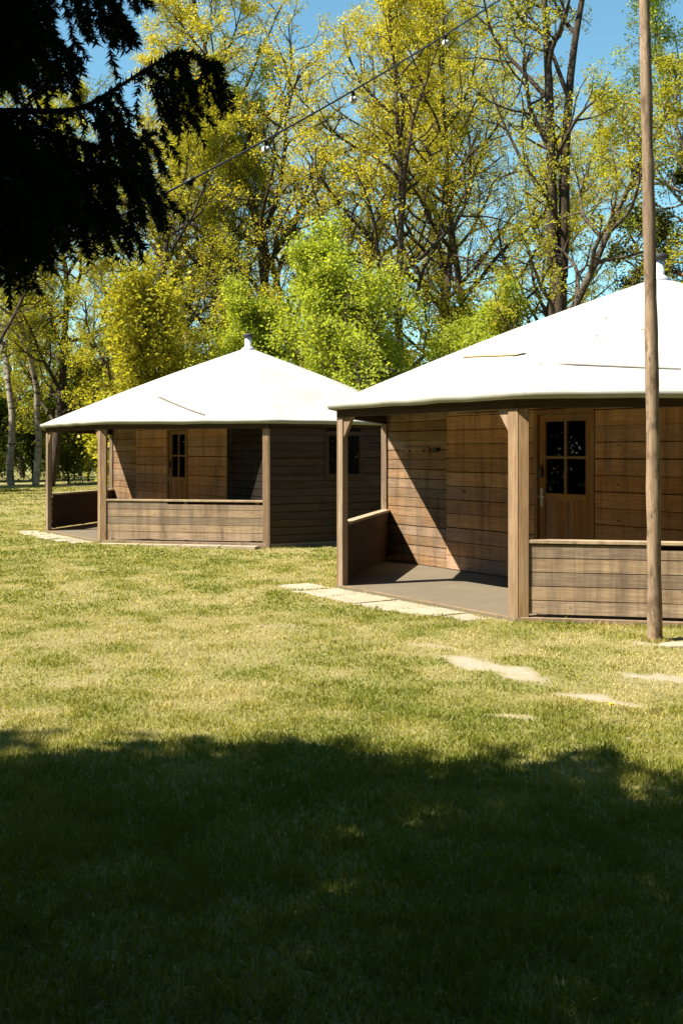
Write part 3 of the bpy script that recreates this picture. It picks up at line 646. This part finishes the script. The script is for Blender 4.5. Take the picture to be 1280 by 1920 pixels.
# ------------------------------------------------------------------ trees
class Tree:
    def __init__(s, seed): s.clip = None; s.g = np.random.default_rng(seed); s.lines = []; s.twigs = []
    def grow(s, p, d, L, r, lv, P, n=None, keep=True):
        if s.clip and lv >= 1 and s.clip(p+np.asarray(d)*L*.8): return
        g = s.g; n = n or P['steps'][lv]; pts = [p.copy()]; rad = [r]; st = L/n; dirs = [d]
        end = P['taper'][lv]
        for i in range(n):
            d = d+g.normal(0, P['wig'][lv], 3); d[2] += P['trop'][lv]; d = d/np.linalg.norm(d); p = p+d*st
            pts.append(p); dirs.append(d); rad.append(max(.004, r*(1-(1-end)*(i+1)/n)))
        pts = np.array(pts); s.lines.append((pts, np.array(rad), lv))
        if lv >= P['leaf_lv']: s.twigs.append(pts)
        if lv+1 < P['levels']:
            m = P['kids'][lv]; m = max(1, int(round(m*g.uniform(.8, 1.2)))); t0 = P['start'][lv]; ph = g.uniform(0, 6.28)
            for j in range(m):
                t = t0+(1-t0)*(j+g.uniform(.1, .9))/m; f = t*n; i = min(n-1, int(f)); q = pts[i]+(pts[i+1]-pts[i])*(f-i); dd = dirs[i]
                a = ph+j*2.4+g.normal(0, .3); ang = math.radians(P['ang'][lv]+g.normal(0, 10))*(1-.45*t if lv == 0 else 1)
                u = np.cross(dd, [.3, .2, 1] if abs(dd[2]) < .9 else [1, .1, 0]); u /= np.linalg.norm(u); v = np.cross(dd, u)
                cd = dd*math.cos(ang)+(u*math.cos(a)+v*math.sin(a))*math.sin(ang)
                tt = (t-t0)/(1-t0+1e-6); prof = P['prof'](tt) if lv == 0 else 1-.5*tt
                cl = L*P['ratio'][lv]*prof*g.uniform(.75, 1.25)
                rr = (rad[i]*.62 if lv else min(rad[i]*.7, r*.5*max(.35, prof)))
                s.grow(q, cd, cl, rr, lv+1, P)
    def wood(s, name, mat, parent, minr=0.0):
        Vs, Fs, n0 = [], [], 0
        for pts, rad, lv in s.lines:
            k = (10, 6, 4, 3, 3)[min(lv, 4)]; m = len(pts)
            d = np.gradient(pts, axis=0); d /= np.linalg.norm(d, axis=1)[:, None]+1e-9
            ref = np.array([.35, .9, .2]) if abs(d[0][1]) < .8 else np.array([.9, .1, .3])
            u = np.cross(d, ref); u /= np.linalg.norm(u, axis=1)[:, None]+1e-9; v = np.cross(d, u)
            t = np.arange(k)*2*PI/k
            ring = pts[:, None]+(u[:, None]*np.cos(t)[None, :, None]+v[:, None]*np.sin(t)[None, :, None])*rad[:, None, None]
            Vs.append(ring.reshape(-1, 3)); a = np.arange(m-1)[:, None]*k; j = np.arange(k)[None]; jn = (j+1) % k
            Fs.append(np.stack([a+j, a+jn, a+k+jn, a+k+j], -1).reshape(-1, 4)+n0); n0 += m*k
        return np_mesh(name, np.concatenate(Vs), np.concatenate(Fs), mat, parent, smooth=True)
    def leaves(s, name, mat, parent, per, size, spread, up=.4, aspect=.7, flt=None):
        g = s.g; tw = [t for t in s.twigs]; P = []; CL = []
        for pts in tw:
            nt_ = max(2, int(per/6*g.uniform(.7, 1.4))); f = (g.random(nt_)**.6)*(len(pts)-1); i = np.minimum(f.astype(int), len(pts)-2)
            c = pts[i]+(pts[i+1]-pts[i])*(f-i)[:, None]+g.normal(0, spread, (nt_, 3)); k = 11
            P.append(np.repeat(c, k, 0)+g.normal(0, .085, (nt_*k, 3))); CL.append(np.repeat(np.clip(g.random()*.6+.4*g.random(nt_), 0, 1), k))
        P = np.concatenate(P); cl = np.concatenate(CL); n = len(P)
        if flt is not None: k = flt(P); P = P[k]; cl = cl[k]; n = len(P)
        nr = g.normal(0, 1, (n, 3)); nr[:, 2] += up; nr /= np.linalg.norm(nr, axis=1)[:, None]
        u = np.cross(nr, g.normal(0, 1, (n, 3))); u /= np.linalg.norm(u, axis=1)[:, None]; v = np.cross(nr, u)
        sz = size*g.uniform(.6, 1.35, n)[:, None]; u = u*sz; v = v*sz*aspect
        V = np.stack([P-u, P-v*.9+u*.1, P+u, P+v+u*.1+nr*sz*.15], 1).reshape(-1, 3); F = np.arange(n*4).reshape(n, 4)
        return np_mesh(name, V, F, mat, parent, attrs={'rnd': g.random(n), 'clump': cl})
def oakP(**k):
    P = dict(levels=4, leaf_lv=2, steps=[14, 9, 6, 4], wig=[.07, .16, .2, .22], trop=[.06, .05, .03, .02], taper=[.12, .25, .3, .4],
             kids=[22, 8, 6], start=[.28, .25, .2], ang=[62, 50, 48], ratio=[.36, .45, .42], prof=lambda t: (.55+.45*math.sin(PI*min(1, t*1.15+.12)))*(1-.45*t))
    P.update(k); return P
def build_tree(name, seed, H, r, P, leafm, barkm, per, size, spread, trunks=None, flt=None, up=.9, clip=None):
    T = Tree(seed); T.clip = clip; root = empty(name)
    for (p, d, L, rr) in (trunks or [((0, 0, -.3), (0, 0, 1), H, r)]):
        d = np.array(d, float); T.grow(np.array(p, float), d/np.linalg.norm(d), L, rr, 0, P)
    T.wood('trunk', barkm, root); T.leaves('crown', leafm, root, per, size, spread, up, flt=flt)
    return root
def place(o, px, y, rz=0, sc=1.0, label=None, cat='tree', group=None, first=False):
    x = (px-640)/2050.3*y; t = o if first else copy_tree(o)
    t.location = (x, y, float(gz(x, y))-.02); t.rotation_euler = (0, 0, rz); t.scale = (sc, sc, sc)
    tag(t, label, cat, group); return t
G_OAK = 'spring oaks behind the cabins'
oak1 = build_tree('oak_tree', 11, 20, .24, oakP(kids=[26, 9, 6], ang=[58, 48, 45], ratio=[.37, .45, .42], start=[.22, .22, .2], trop=[.06, .06, .04, .02]), L_OAK, B_OAK, 22, .038, .10)
oak2 = build_tree('oak_tree', 12, 19, .20, oakP(kids=[22, 9, 6], ang=[60, 48, 45], ratio=[.40, .46, .42], start=[.2, .22, .2], trop=[.06, .07, .04, .02]), L_OAK, B_OAK, 21, .038, .10)
oak3 = build_tree('oak_tree', 13, 17, .21, oakP(kids=[22, 9, 6], start=[.14, .2, .2], ang=[72, 52, 48], ratio=[.42, .45, .42]), L_OAK2, B_OAK, 30, .038, .11)
for o, px, y, rz, sc, fi, lab in (
    (oak1, 527, 38, .4, 1.0, 1, 'tall yellow-leaved oak rising straight behind the farther cabin chimney'),
    (oak2, 742, 36, 0, 1.0, 1, 'yellow-green oak standing just behind the bright green tree'),
    (oak3, 205, 36, .6, .86, 1, 'broad low-branched oak over the left half of the farther cabin'),
    (oak2, 900, 40, 2.1, 1.0, 0, 'slim airy oak between the bright green tree and the forked tree'),
    (oak1, 335, 43, 2.5, .78, 0, 'yellow oak above the left slope of the farther cabin roof'),
    (oak1, 640, 46, 4.2, 1.05, 0, 'hindmost yellow oak seen in the gap between two straight trunks'),
    (oak3, 90, 44, 1.7, 1.0, 0, 'olive-green oak behind the pale birch trunks'),
    (oak2, -30, 40, 3.6, 1.0, 0, 'shaded oak at the left edge beneath the spruce boughs'),
    (oak1, 820, 44, 5.5, .95, 0, 'thin yellow oak deep between the slim airy oak and the green tree'),
    (oak2, 445, 47, 1.1, .92, 0, 'pale yellow oak deep behind the left side of the chimney oak'),
    (oak3, 600, 40, 3.0, .85, 0, 'low spreading oak between chimney oak and bright green tree'),
    (oak1, 1000, 48, 3.3, .8, 0, 'low yellow oak seen behind the foot of the forked tree')):
    place(o, px, y, rz, sc, lab, group=G_OAK, first=bool(fi))
# forked tall tree with thin spring leaf
fork = build_tree('forked_tree', 21, 19, .3, oakP(kids=[15, 8, 5], start=[.06, .25, .2], ang=[58, 48, 46], ratio=[.34, .5, .42], wig=[.03, .17, .2, .22], trop=[.03, .07, .03, .02]), L_OAK2, B_OAK, 13, .036, .09,
    trunks=[((-.10, 0, 6.6), (-.06, 0, 1), 12.5, .18), ((.12, .05, 6.6), (.075, .02, 1), 13, .17)], clip=lambda q: q[0] > 1.25)
fk = MB(5); fk.tube([(0, 0, -.3), (.02, 0, 2), (-.02, .02, 4), (0, 0, 6), (.01, .02, 7.2)], [.33, .28, .26, .25, .21], 14, rough=.08); fk.build('lower_trunk', B_OAK, fork)
place(fork, 1045, 30, 0, 1.0, 'tall forked tree with two dark stems and sparse leaves above the nearer cabin roof', first=True)
lean = build_tree('leaning_tree', 22, 12, .13, oakP(kids=[16, 6, 5], start=[.3, .25, .2], ratio=[.25, .5, .45], wig=[.04, .15, .2, .2], trop=[.008, .05, .03, .02]), L_OAK2, B_PALE, 13, .036, .09,
    trunks=[((0, 0, -.3), (.60, 0, 1), 14, .17)])
place(lean, 830, 28, 0, 1.0, 'slender tree leaning right out from behind the forked tree', first=True)
# bright green tree
green = build_tree('green_tree', 31, 6.6, .13, oakP(kids=[30, 8, 6], start=[.10, .15, .2], ang=[60, 46, 44], ratio=[.50, .45, .42], trop=[.05, .09, .05, .03]), L_GRN, B_PALE, 20, .038, .12)
place(green, 705, 27.5, 0, 1.12, 'fresh bright green leafy tree between the two cabin roofs', first=True)
G_GRN = 'fresh green trees behind the cabins'
tag(green, group=G_GRN)
place(green, 492, 33, 2, .95, 'green tree directly behind the farther cabin chimney', group=G_GRN)
place(green, 840, 29, 4, .9, 'small green tree at the foot of the nearer cabin roof slope', group=G_GRN)
# pine to the right
pine = build_tree('pine_tree', 41, 11, .2, oakP(kids=[20, 7, 6], start=[.3, .3, .2], ang=[75, 50, 45], ratio=[.3, .42, .4], trop=[.04, .03, .03, .03]), L_PIN, B_PIN, 28, .045, .10)
place(pine, 1265, 31, 0, .95, 'brownish green pine behind the nearer cabin chimney', first=True)
# birches
birch = build_tree('birch_tree', 51, 16, .17, oakP(kids=[20, 7, 5], start=[.35, .3, .2], ang=[45, 45, 45], ratio=[.25, .45, .45], wig=[.11, .15, .2, .2], trop=[.03, .03, -.02, -.05]), L_GRN, B_BIR, 12, .036, .09)
G_B = 'birches among the trees'
place(birch, 22, 46, .3, 1.0, 'crooked white-barked birch farthest left at the lawn edge', group=G_B, first=True)
place(birch, 66, 45, 2.2, .95, 'pale birch leaning beside the crooked white birch', group=G_B)
place(birch, 1420, 30, 1, 1.0, 'leafy birch at the right edge beyond the wooden pole', group=G_B)
place(birch, 300, 40, 4, 1.0, 'pale thin-stemmed birch among the oaks right of the spruce boughs', group=G_B)
# understory shrubs
sh1 = build_tree('shrub', 61, 3.6, .05, oakP(levels=3, leaf_lv=1, kids=[26, 9], start=[.05, .1], ang=[50, 48], ratio=[.5, .45], steps=[6, 5, 4], prof=lambda t: 1-.4*t), L_DRK, B_OAK, 50, .042, .13)
sh2 = build_tree('shrub', 62, 4.6, .06, oakP(levels=3, leaf_lv=1, kids=[26, 9], start=[.05, .1], ang=[42, 45], ratio=[.45, .45], steps=[6, 5, 4], prof=lambda t: 1-.4*t), L_OAK2, B_OAK, 44, .042, .13)
G_S = 'shrubs along the wood edge'
SH = [(sh1, 130, 47, 1.0, 1, 'dark green shrub framed by the farther cabin porch posts'), (sh2, 165, 50, 1.0, 1, 'yellow-green shrub behind the farther cabin porch opening'),
      (sh1, 60, 52, 1.0, 0, 'dark shrub between the birch trunk feet'), (sh1, -5, 50, 1.1, 0, 'dark shrub cut off by the left edge'), (sh2, 235, 46, 1.1, 0, 'tall shrub hidden behind the farther cabin left roof slope'),
      (sh2, 300, 33.5, 1.40, 0, 'big yellow-olive shrub over the farther cabin roof left of its chimney'), (sh2, 395, 33.5, 1.25, 0, 'olive shrub just left of the farther chimney'),
      (sh2, 570, 38, 1.35, 0, 'olive shrub over the right slope of the farther roof'), (sh2, 790, 38, 1.2, 0, 'olive shrub behind the nearer roof left slope'), (sh2, 960, 40, 1.4, 0, 'olive shrub left of the forked tree foot'),
      (sh1, 200, 53, 1.2, 0, 'rearmost dark shrub above the left porch railing')]
for i, (o, px, y, sc, fi, lab) in enumerate(SH): place(o, px, y, i*1.3, sc, lab, 'shrub', G_S, first=bool(fi))
G_Y = 'young trees beyond the lawn'
for i, (px, y, sc, lab) in enumerate(((-12, 56, .62, 'young tree beyond the lawn left of the birches'), (44, 58, .7, 'young tree seen between the two birch trunks'), (112, 55, .55, 'young tree just left of the far cabin porch'), (150, 60, .66, 'young tree seen through the far cabin porch'), (190, 57, .6, 'young tree over the far cabin left roof edge'))):
    place(oak2 if i % 2 else oak3, px, y, i*1.9, sc, lab, group=G_Y)
# far wood beyond the lawn: one mass
def far_wood():
    g = np.random.default_rng(8); P = []; cl = []
    for i in range(150):
        x = g.uniform(-60, 50); y = g.uniform(70, 95); H = g.uniform(4, 9); n = 300; c = g.random()
        q = g.normal(0, 1, (n, 3)); q /= np.linalg.norm(q, axis=1)[:, None]; q *= (g.random(n)**.4)[:, None]
        P.append(np.array([x, y, H*.5+.3])+q*np.array([H*.45, H*.4, H*.52])); cl.append(np.full(n, c))
    P = np.concatenate(P); cl = np.concatenate(cl); n = len(P); nr = g.normal(0, 1, (n, 3)); nr /= np.linalg.norm(nr, axis=1)[:, None]
    u = np.cross(nr, g.normal(0, 1, (n, 3))); u /= np.linalg.norm(u, axis=1)[:, None]; v = np.cross(nr, u); s = .22
    V = np.stack([P-u*s, P-v*s*.8, P+u*s, P+v*s*.8], 1).reshape(-1, 3)
    o = np_mesh('far_wood', V, np.arange(n*4).reshape(n, 4), L_DRK, attrs={'rnd': g.random(n), 'clump': cl}); tag(o, 'far-off low green wood seen between the trunks', 'wood', kind='stuff')
far_wood()

# ------------------------------------------------------------------ spruces
def needles(paths, g, per_m, ln, wd):
    """paths: list of (n,3) twig lines clothed in needles"""
    A, D = [], []
    for p in paths:
        sg = np.diff(p, axis=0); sl = np.linalg.norm(sg, axis=1); L = sl.sum(); n = max(3, int(L*per_m*g.uniform(.85, 1.15)))
        c = np.concatenate([[0], np.cumsum(sl)]); t = g.random(n)*L; i = np.clip(np.searchsorted(c, t)-1, 0, len(sg)-1)
        A.append(p[i]+sg[i]*((t-c[i])/(sl[i]+1e-9))[:, None]); D.append(sg[i]/(sl[i][:, None]+1e-9))
    A = np.concatenate(A); D = np.concatenate(D); n = len(A)
    r = g.normal(0, 1, (n, 3)); r -= D*(r*D).sum(1)[:, None]; r /= np.linalg.norm(r, axis=1)[:, None]+1e-9
    d = r*.82+D*.57; s = np.cross(d, r+g.normal(0, .5, (n, 3))); s /= np.linalg.norm(s, axis=1)[:, None]+1e-9
    l = (ln*g.uniform(.75, 1.2, n))[:, None]
    V = np.stack([A-s*wd, A+s*wd, A+d*l], 1).reshape(-1, 3); return V, np.arange(n*3).reshape(n, 3), g.random(n)
def bough(g, p, d, L, droop, lift, tw, gap=.075, hang=.75, path=None):
    """one bough: main line and its drooping side twigs; returns main line, twig lines"""
    n = 12
    if path is not None: n = len(path)-1; L = np.linalg.norm(np.diff(path, axis=0), axis=1).sum(); p = path[0]; d = path[-1]-path[0]
    pts = [p]; d = d/np.linalg.norm(d); st = L/n; h = d.copy(); h[2] = 0; h /= np.linalg.norm(h)+1e-9
    for i in range(n if path is None else 0):
        t = i/n; e = h.copy(); e[2] = d[2]*(1-t)-droop*math.sin(PI*min(1, t*1.25))+lift*max(0, t-.55)*2.2; e += g.normal(0, .05, 3); e /= np.linalg.norm(e); pts.append(pts[-1]+e*st)
    pts = np.array(pts) if path is None else path; side = np.cross(h, [0, 0, 1]); T = [pts[n//2:]]
    s = (.14 if path is None else .09)*L
    while s < L:
        f = s/L*n; i = min(n-1, int(f)); q = pts[i]+(pts[i+1]-pts[i])*(f-i)
        for sg in (-1, 1):
            if g.random() < .1: continue
            l = tw*g.uniform(.6, 1.3)*(1-.55*(s/L)**2); k = 6
            e = h*g.uniform(.0, .5)+side*sg*g.uniform(.2, .8)+np.array([0, 0, g.uniform(-.4, .15)]); e /= np.linalg.norm(e); a = q.copy(); ln = [a]
            for j in range(k):
                e = e+np.array([0, 0, -hang*.34])+g.normal(0, .07, 3); 
                if j >= k-2: e = e+h*.12
                e /= np.linalg.norm(e); a = a+e*l/k; ln.append(a)
                if j in (1, 2, 3, 4) and g.random() < .5:
                    e2 = e+side*g.uniform(-1, 1)*.9+h*g.uniform(-.2, .8)+np.array([0, 0, -.25]); e2 /= np.linalg.norm(e2); l2 = l*g.uniform(.25, .5)
                    T.append(np.array([a, a+e2*l2*.5, a+e2*l2+np.array([0, 0, -.15*l2])]))
            T.append(np.array(ln))
        s += gap*g.uniform(.7, 1.3)*(1 if path is None else .6 if s < .4*L else 1.35)
    return pts, T
def spruce(seed, H, R, z0, loc, label, special=None, coarse=(170, .05, .016), fine=(520, .032, .0042), limit=None, gap=.13, dens=1.0, tw=.42, pw=.85):
    g = np.random.default_rng(seed); root = empty('spruce_tree', (loc[0], loc[1], float(gz(*loc))-.02)); tr = MB(seed)
    tr.tube([(0, 0, -.2), (0, 0, H*.3), (.03, .02, H*.7), (0, 0, H)], [H*.018, H*.014, H*.006, .01], 12); to = tr.build('trunk', B_SPR, root)
    mains, tw_, tf_ = [], [], []
    z = z0; ph = 0
    while z < H-.3:
        t = (z-z0)/(H-z0); L = R*(1-t)**pw+.15
        m = int(g.integers(5, 8)*dens)
        for j in range(m):
            a = ph+2*PI*j/m+g.normal(0, .15); d = np.array([math.cos(a), math.sin(a), .15+.35*t]); l = L*g.uniform(.8, 1.1)
            if limit: l = limit(a, z, l)
            if l < .25: continue
            p, T = bough(g, np.array([0, 0, z+g.uniform(-.1, .1)]), d, l, .35*(1-t), .3, min(tw, .3*l+.1), gap)
            mains.append(p); tw_ += T
        ph += 1.1; z += .34*(.75+.5*g.random())
    for q, tww, gp, hg in (special or []):
        q = q-np.array([0, 0, root.location.z])*0; q, T = bough(g, None, None, None, 0, 0, tww, gp, hg, path=q); mains.append(q); tf_ += T
    br = MB(seed+1)
    for p in mains: L = len(p); br.tube(p, [max(.004, (.022 if L < 14 else .017)*(1-i/L)) for i in range(L)], 5, cap=False)
    br.build('branches', B_SPR, root)
    V, F, rn = needles(tw_, g, *coarse)
    if tf_:
        V2, F2, r2 = needles(tf_, g, *fine); F = np.concatenate([F, F2+len(V)]); V = np.concatenate([V, V2]); rn = np.concatenate([rn, r2])
    cl = g.random(len(F))
    np_mesh('crown', V, F, L_SPR, root, attrs={'rnd': rn, 'clump': cl})
    tag(root, label, 'tree'); return root
SX, SY = -3.7, 2.6
def lim(a, z, l):
    # the side facing into the view keeps only the boughs set below by hand
    if math.cos(a-.55) > .45 and z < 4.6: return 0
    return l
def hung(pts, tw, gp=.04, hang=1.0):
    """a bough through points (x, y, z) of the garden, from the trunk outwards"""
    P = [np.array([0, 0, pts[0][2]-.15])]+[np.array([a-SX, b-SY, c]) for a, b, c in pts]
    out = []
    for i in range(len(P)-1):
        p0, p1, p2, p3 = P[max(0, i-1)], P[i], P[i+1], P[min(len(P)-1, i+2)]
        for t in np.arange(5)/5: out.append(.5*((2*p1)+(p2-p0)*t+(2*p0-5*p1+4*p2-p3)*t*t+(3*p1-p0-3*p2+p3)*t**3))
    return (np.array(out+[P[-1]]), tw, gp, hang)
def at_view(px, py, y): return ((px-640)/2050.3*y, y, 1.7-(py-849.5)/2050.3*y)
SPB = [hung([at_view(*q) for q in L], tw, gp, hg) for L, tw, gp, hg in (
    ([(-150, 190, 3.6), (0, 180, 3.8), (140, 178, 4.0), (215, 142, 4.15), (290, 95, 4.25), (345, 72, 4.35), (395, 98, 4.45)], .40, 0.095, 1.0),
    ([(-150, 200, 3.8), (0, 215, 4.0), (130, 235, 4.2), (215, 255, 4.35), (290, 225, 4.5)], .36, 0.095, 1.0),
    ([(-150, 215, 3.5), (0, 240, 3.6), (110, 270, 3.8), (190, 290, 3.9), (240, 300, 4.0), (275, 335, 4.1)], .34, 0.135, 1.0),
    ([(-150, 280, 3.5), (0, 300, 3.7), (90, 340, 3.8), (180, 370, 3.95), (258, 415, 4.1)], .22, 0.135, .9),
    ([(-150, 300, 3.3), (0, 320, 3.5), (70, 350, 3.6), (112, 385, 3.7)], .22, 0.13, 1.1),
    ([(-150, 330, 3.4), (-40, 350, 3.5), (10, 370, 3.6), (45, 400, 3.7)], .26, 0.095, 1.1),
    ([(-150, 250, 3.9), (-20, 270, 4.1), (60, 300, 4.3), (130, 330, 4.45)], .30, 0.14, 1.0),
    ([(-150, -90, 3.7), (0, -70, 3.9), (110, -50, 4.0), (190, -30, 4.1), (225, 5, 4.15)], .30, 0.095, 1.0),
    ([(-150, -30, 3.6), (0, 0, 3.7), (80, 30, 3.8), (145, 85, 3.9)], .24, 0.135, 1.0),
    ([(-150, 60, 4.0), (-20, 60, 4.2), (60, 80, 4.3), (110, 100, 4.4)], .22, 0.13, .9),
    ([(-150, -140, 4.0), (60, -120, 4.3), (200, -60, 4.5), (262, -28, 4.6)], .16, 0.14, .9))]
spA = spruce(71, 8.8, 3.6, 1.9, (SX, SY), 'dark drooping spruce boughs hanging in at the top left corner', SPB, limit=lim, pw=.55, gap=.085)
spB = spruce(72, 12, 3.4, .6, (-7.2, -1.2), 'dark spruce standing out of view left of the lawn', coarse=(130, .06, .02), gap=.14)
G_SP = 'unseen spruces added round the lawn to block light'
RING = [(-8.3, 3.0), (-7.0, .6), (-6.3, 3.1), (-4.5, -7.5), (4.6, -6.7), (8.5, -5)]+[(-25, y) for y in (-8, -3, 2, 7, 12, 17, 22, 27, 32, 36.5, 41, 46)]+[(x, -14) for x in (-19, -13, -7, -1, 5, 11, 17)]+[(23, y) for y in (-9, -4, 1, 6, 11, 16, 21, 26)]  # unseen trees added round the view to block sky and deepen the shade
rg = random.Random(3)
for i, (x, y) in enumerate(RING):
    k = (1, .95, .85, 1.2, 1.2, 1.1)[i] if i < 6 else rg.uniform(1.35, 1.7)
    c = copy_tree(spB); c.location = (x, y, -.05) if i < 6 else (x+rg.uniform(-1, 1), y+rg.uniform(-1, 1), -.05); c.rotation_euler = (0, 0, i*1.7+.5); c.scale = (k, k, k); tag(c, 'unseen dark spruce added round the lawn for shade and to block sky', 'tree', G_SP)

spC = spruce(73, 15, 5.0, 4.9, (-.7, -2.6), 'unseen tall high-pruned spruce added overhead to darken the near lawn', None, coarse=(120, .07, .04), gap=.15, tw=.6, pw=.7)  # unseen crown added overhead to keep sky light off the foreground

c = copy_tree(spC); c.location = (4.8, -1.7, -.05); c.rotation_euler = (0, 0, 2.0); tag(c, 'unseen tall high-pruned spruce added right of the near lawn to block sky light', 'tree')  # second unseen crown, added to darken the foreground shade further
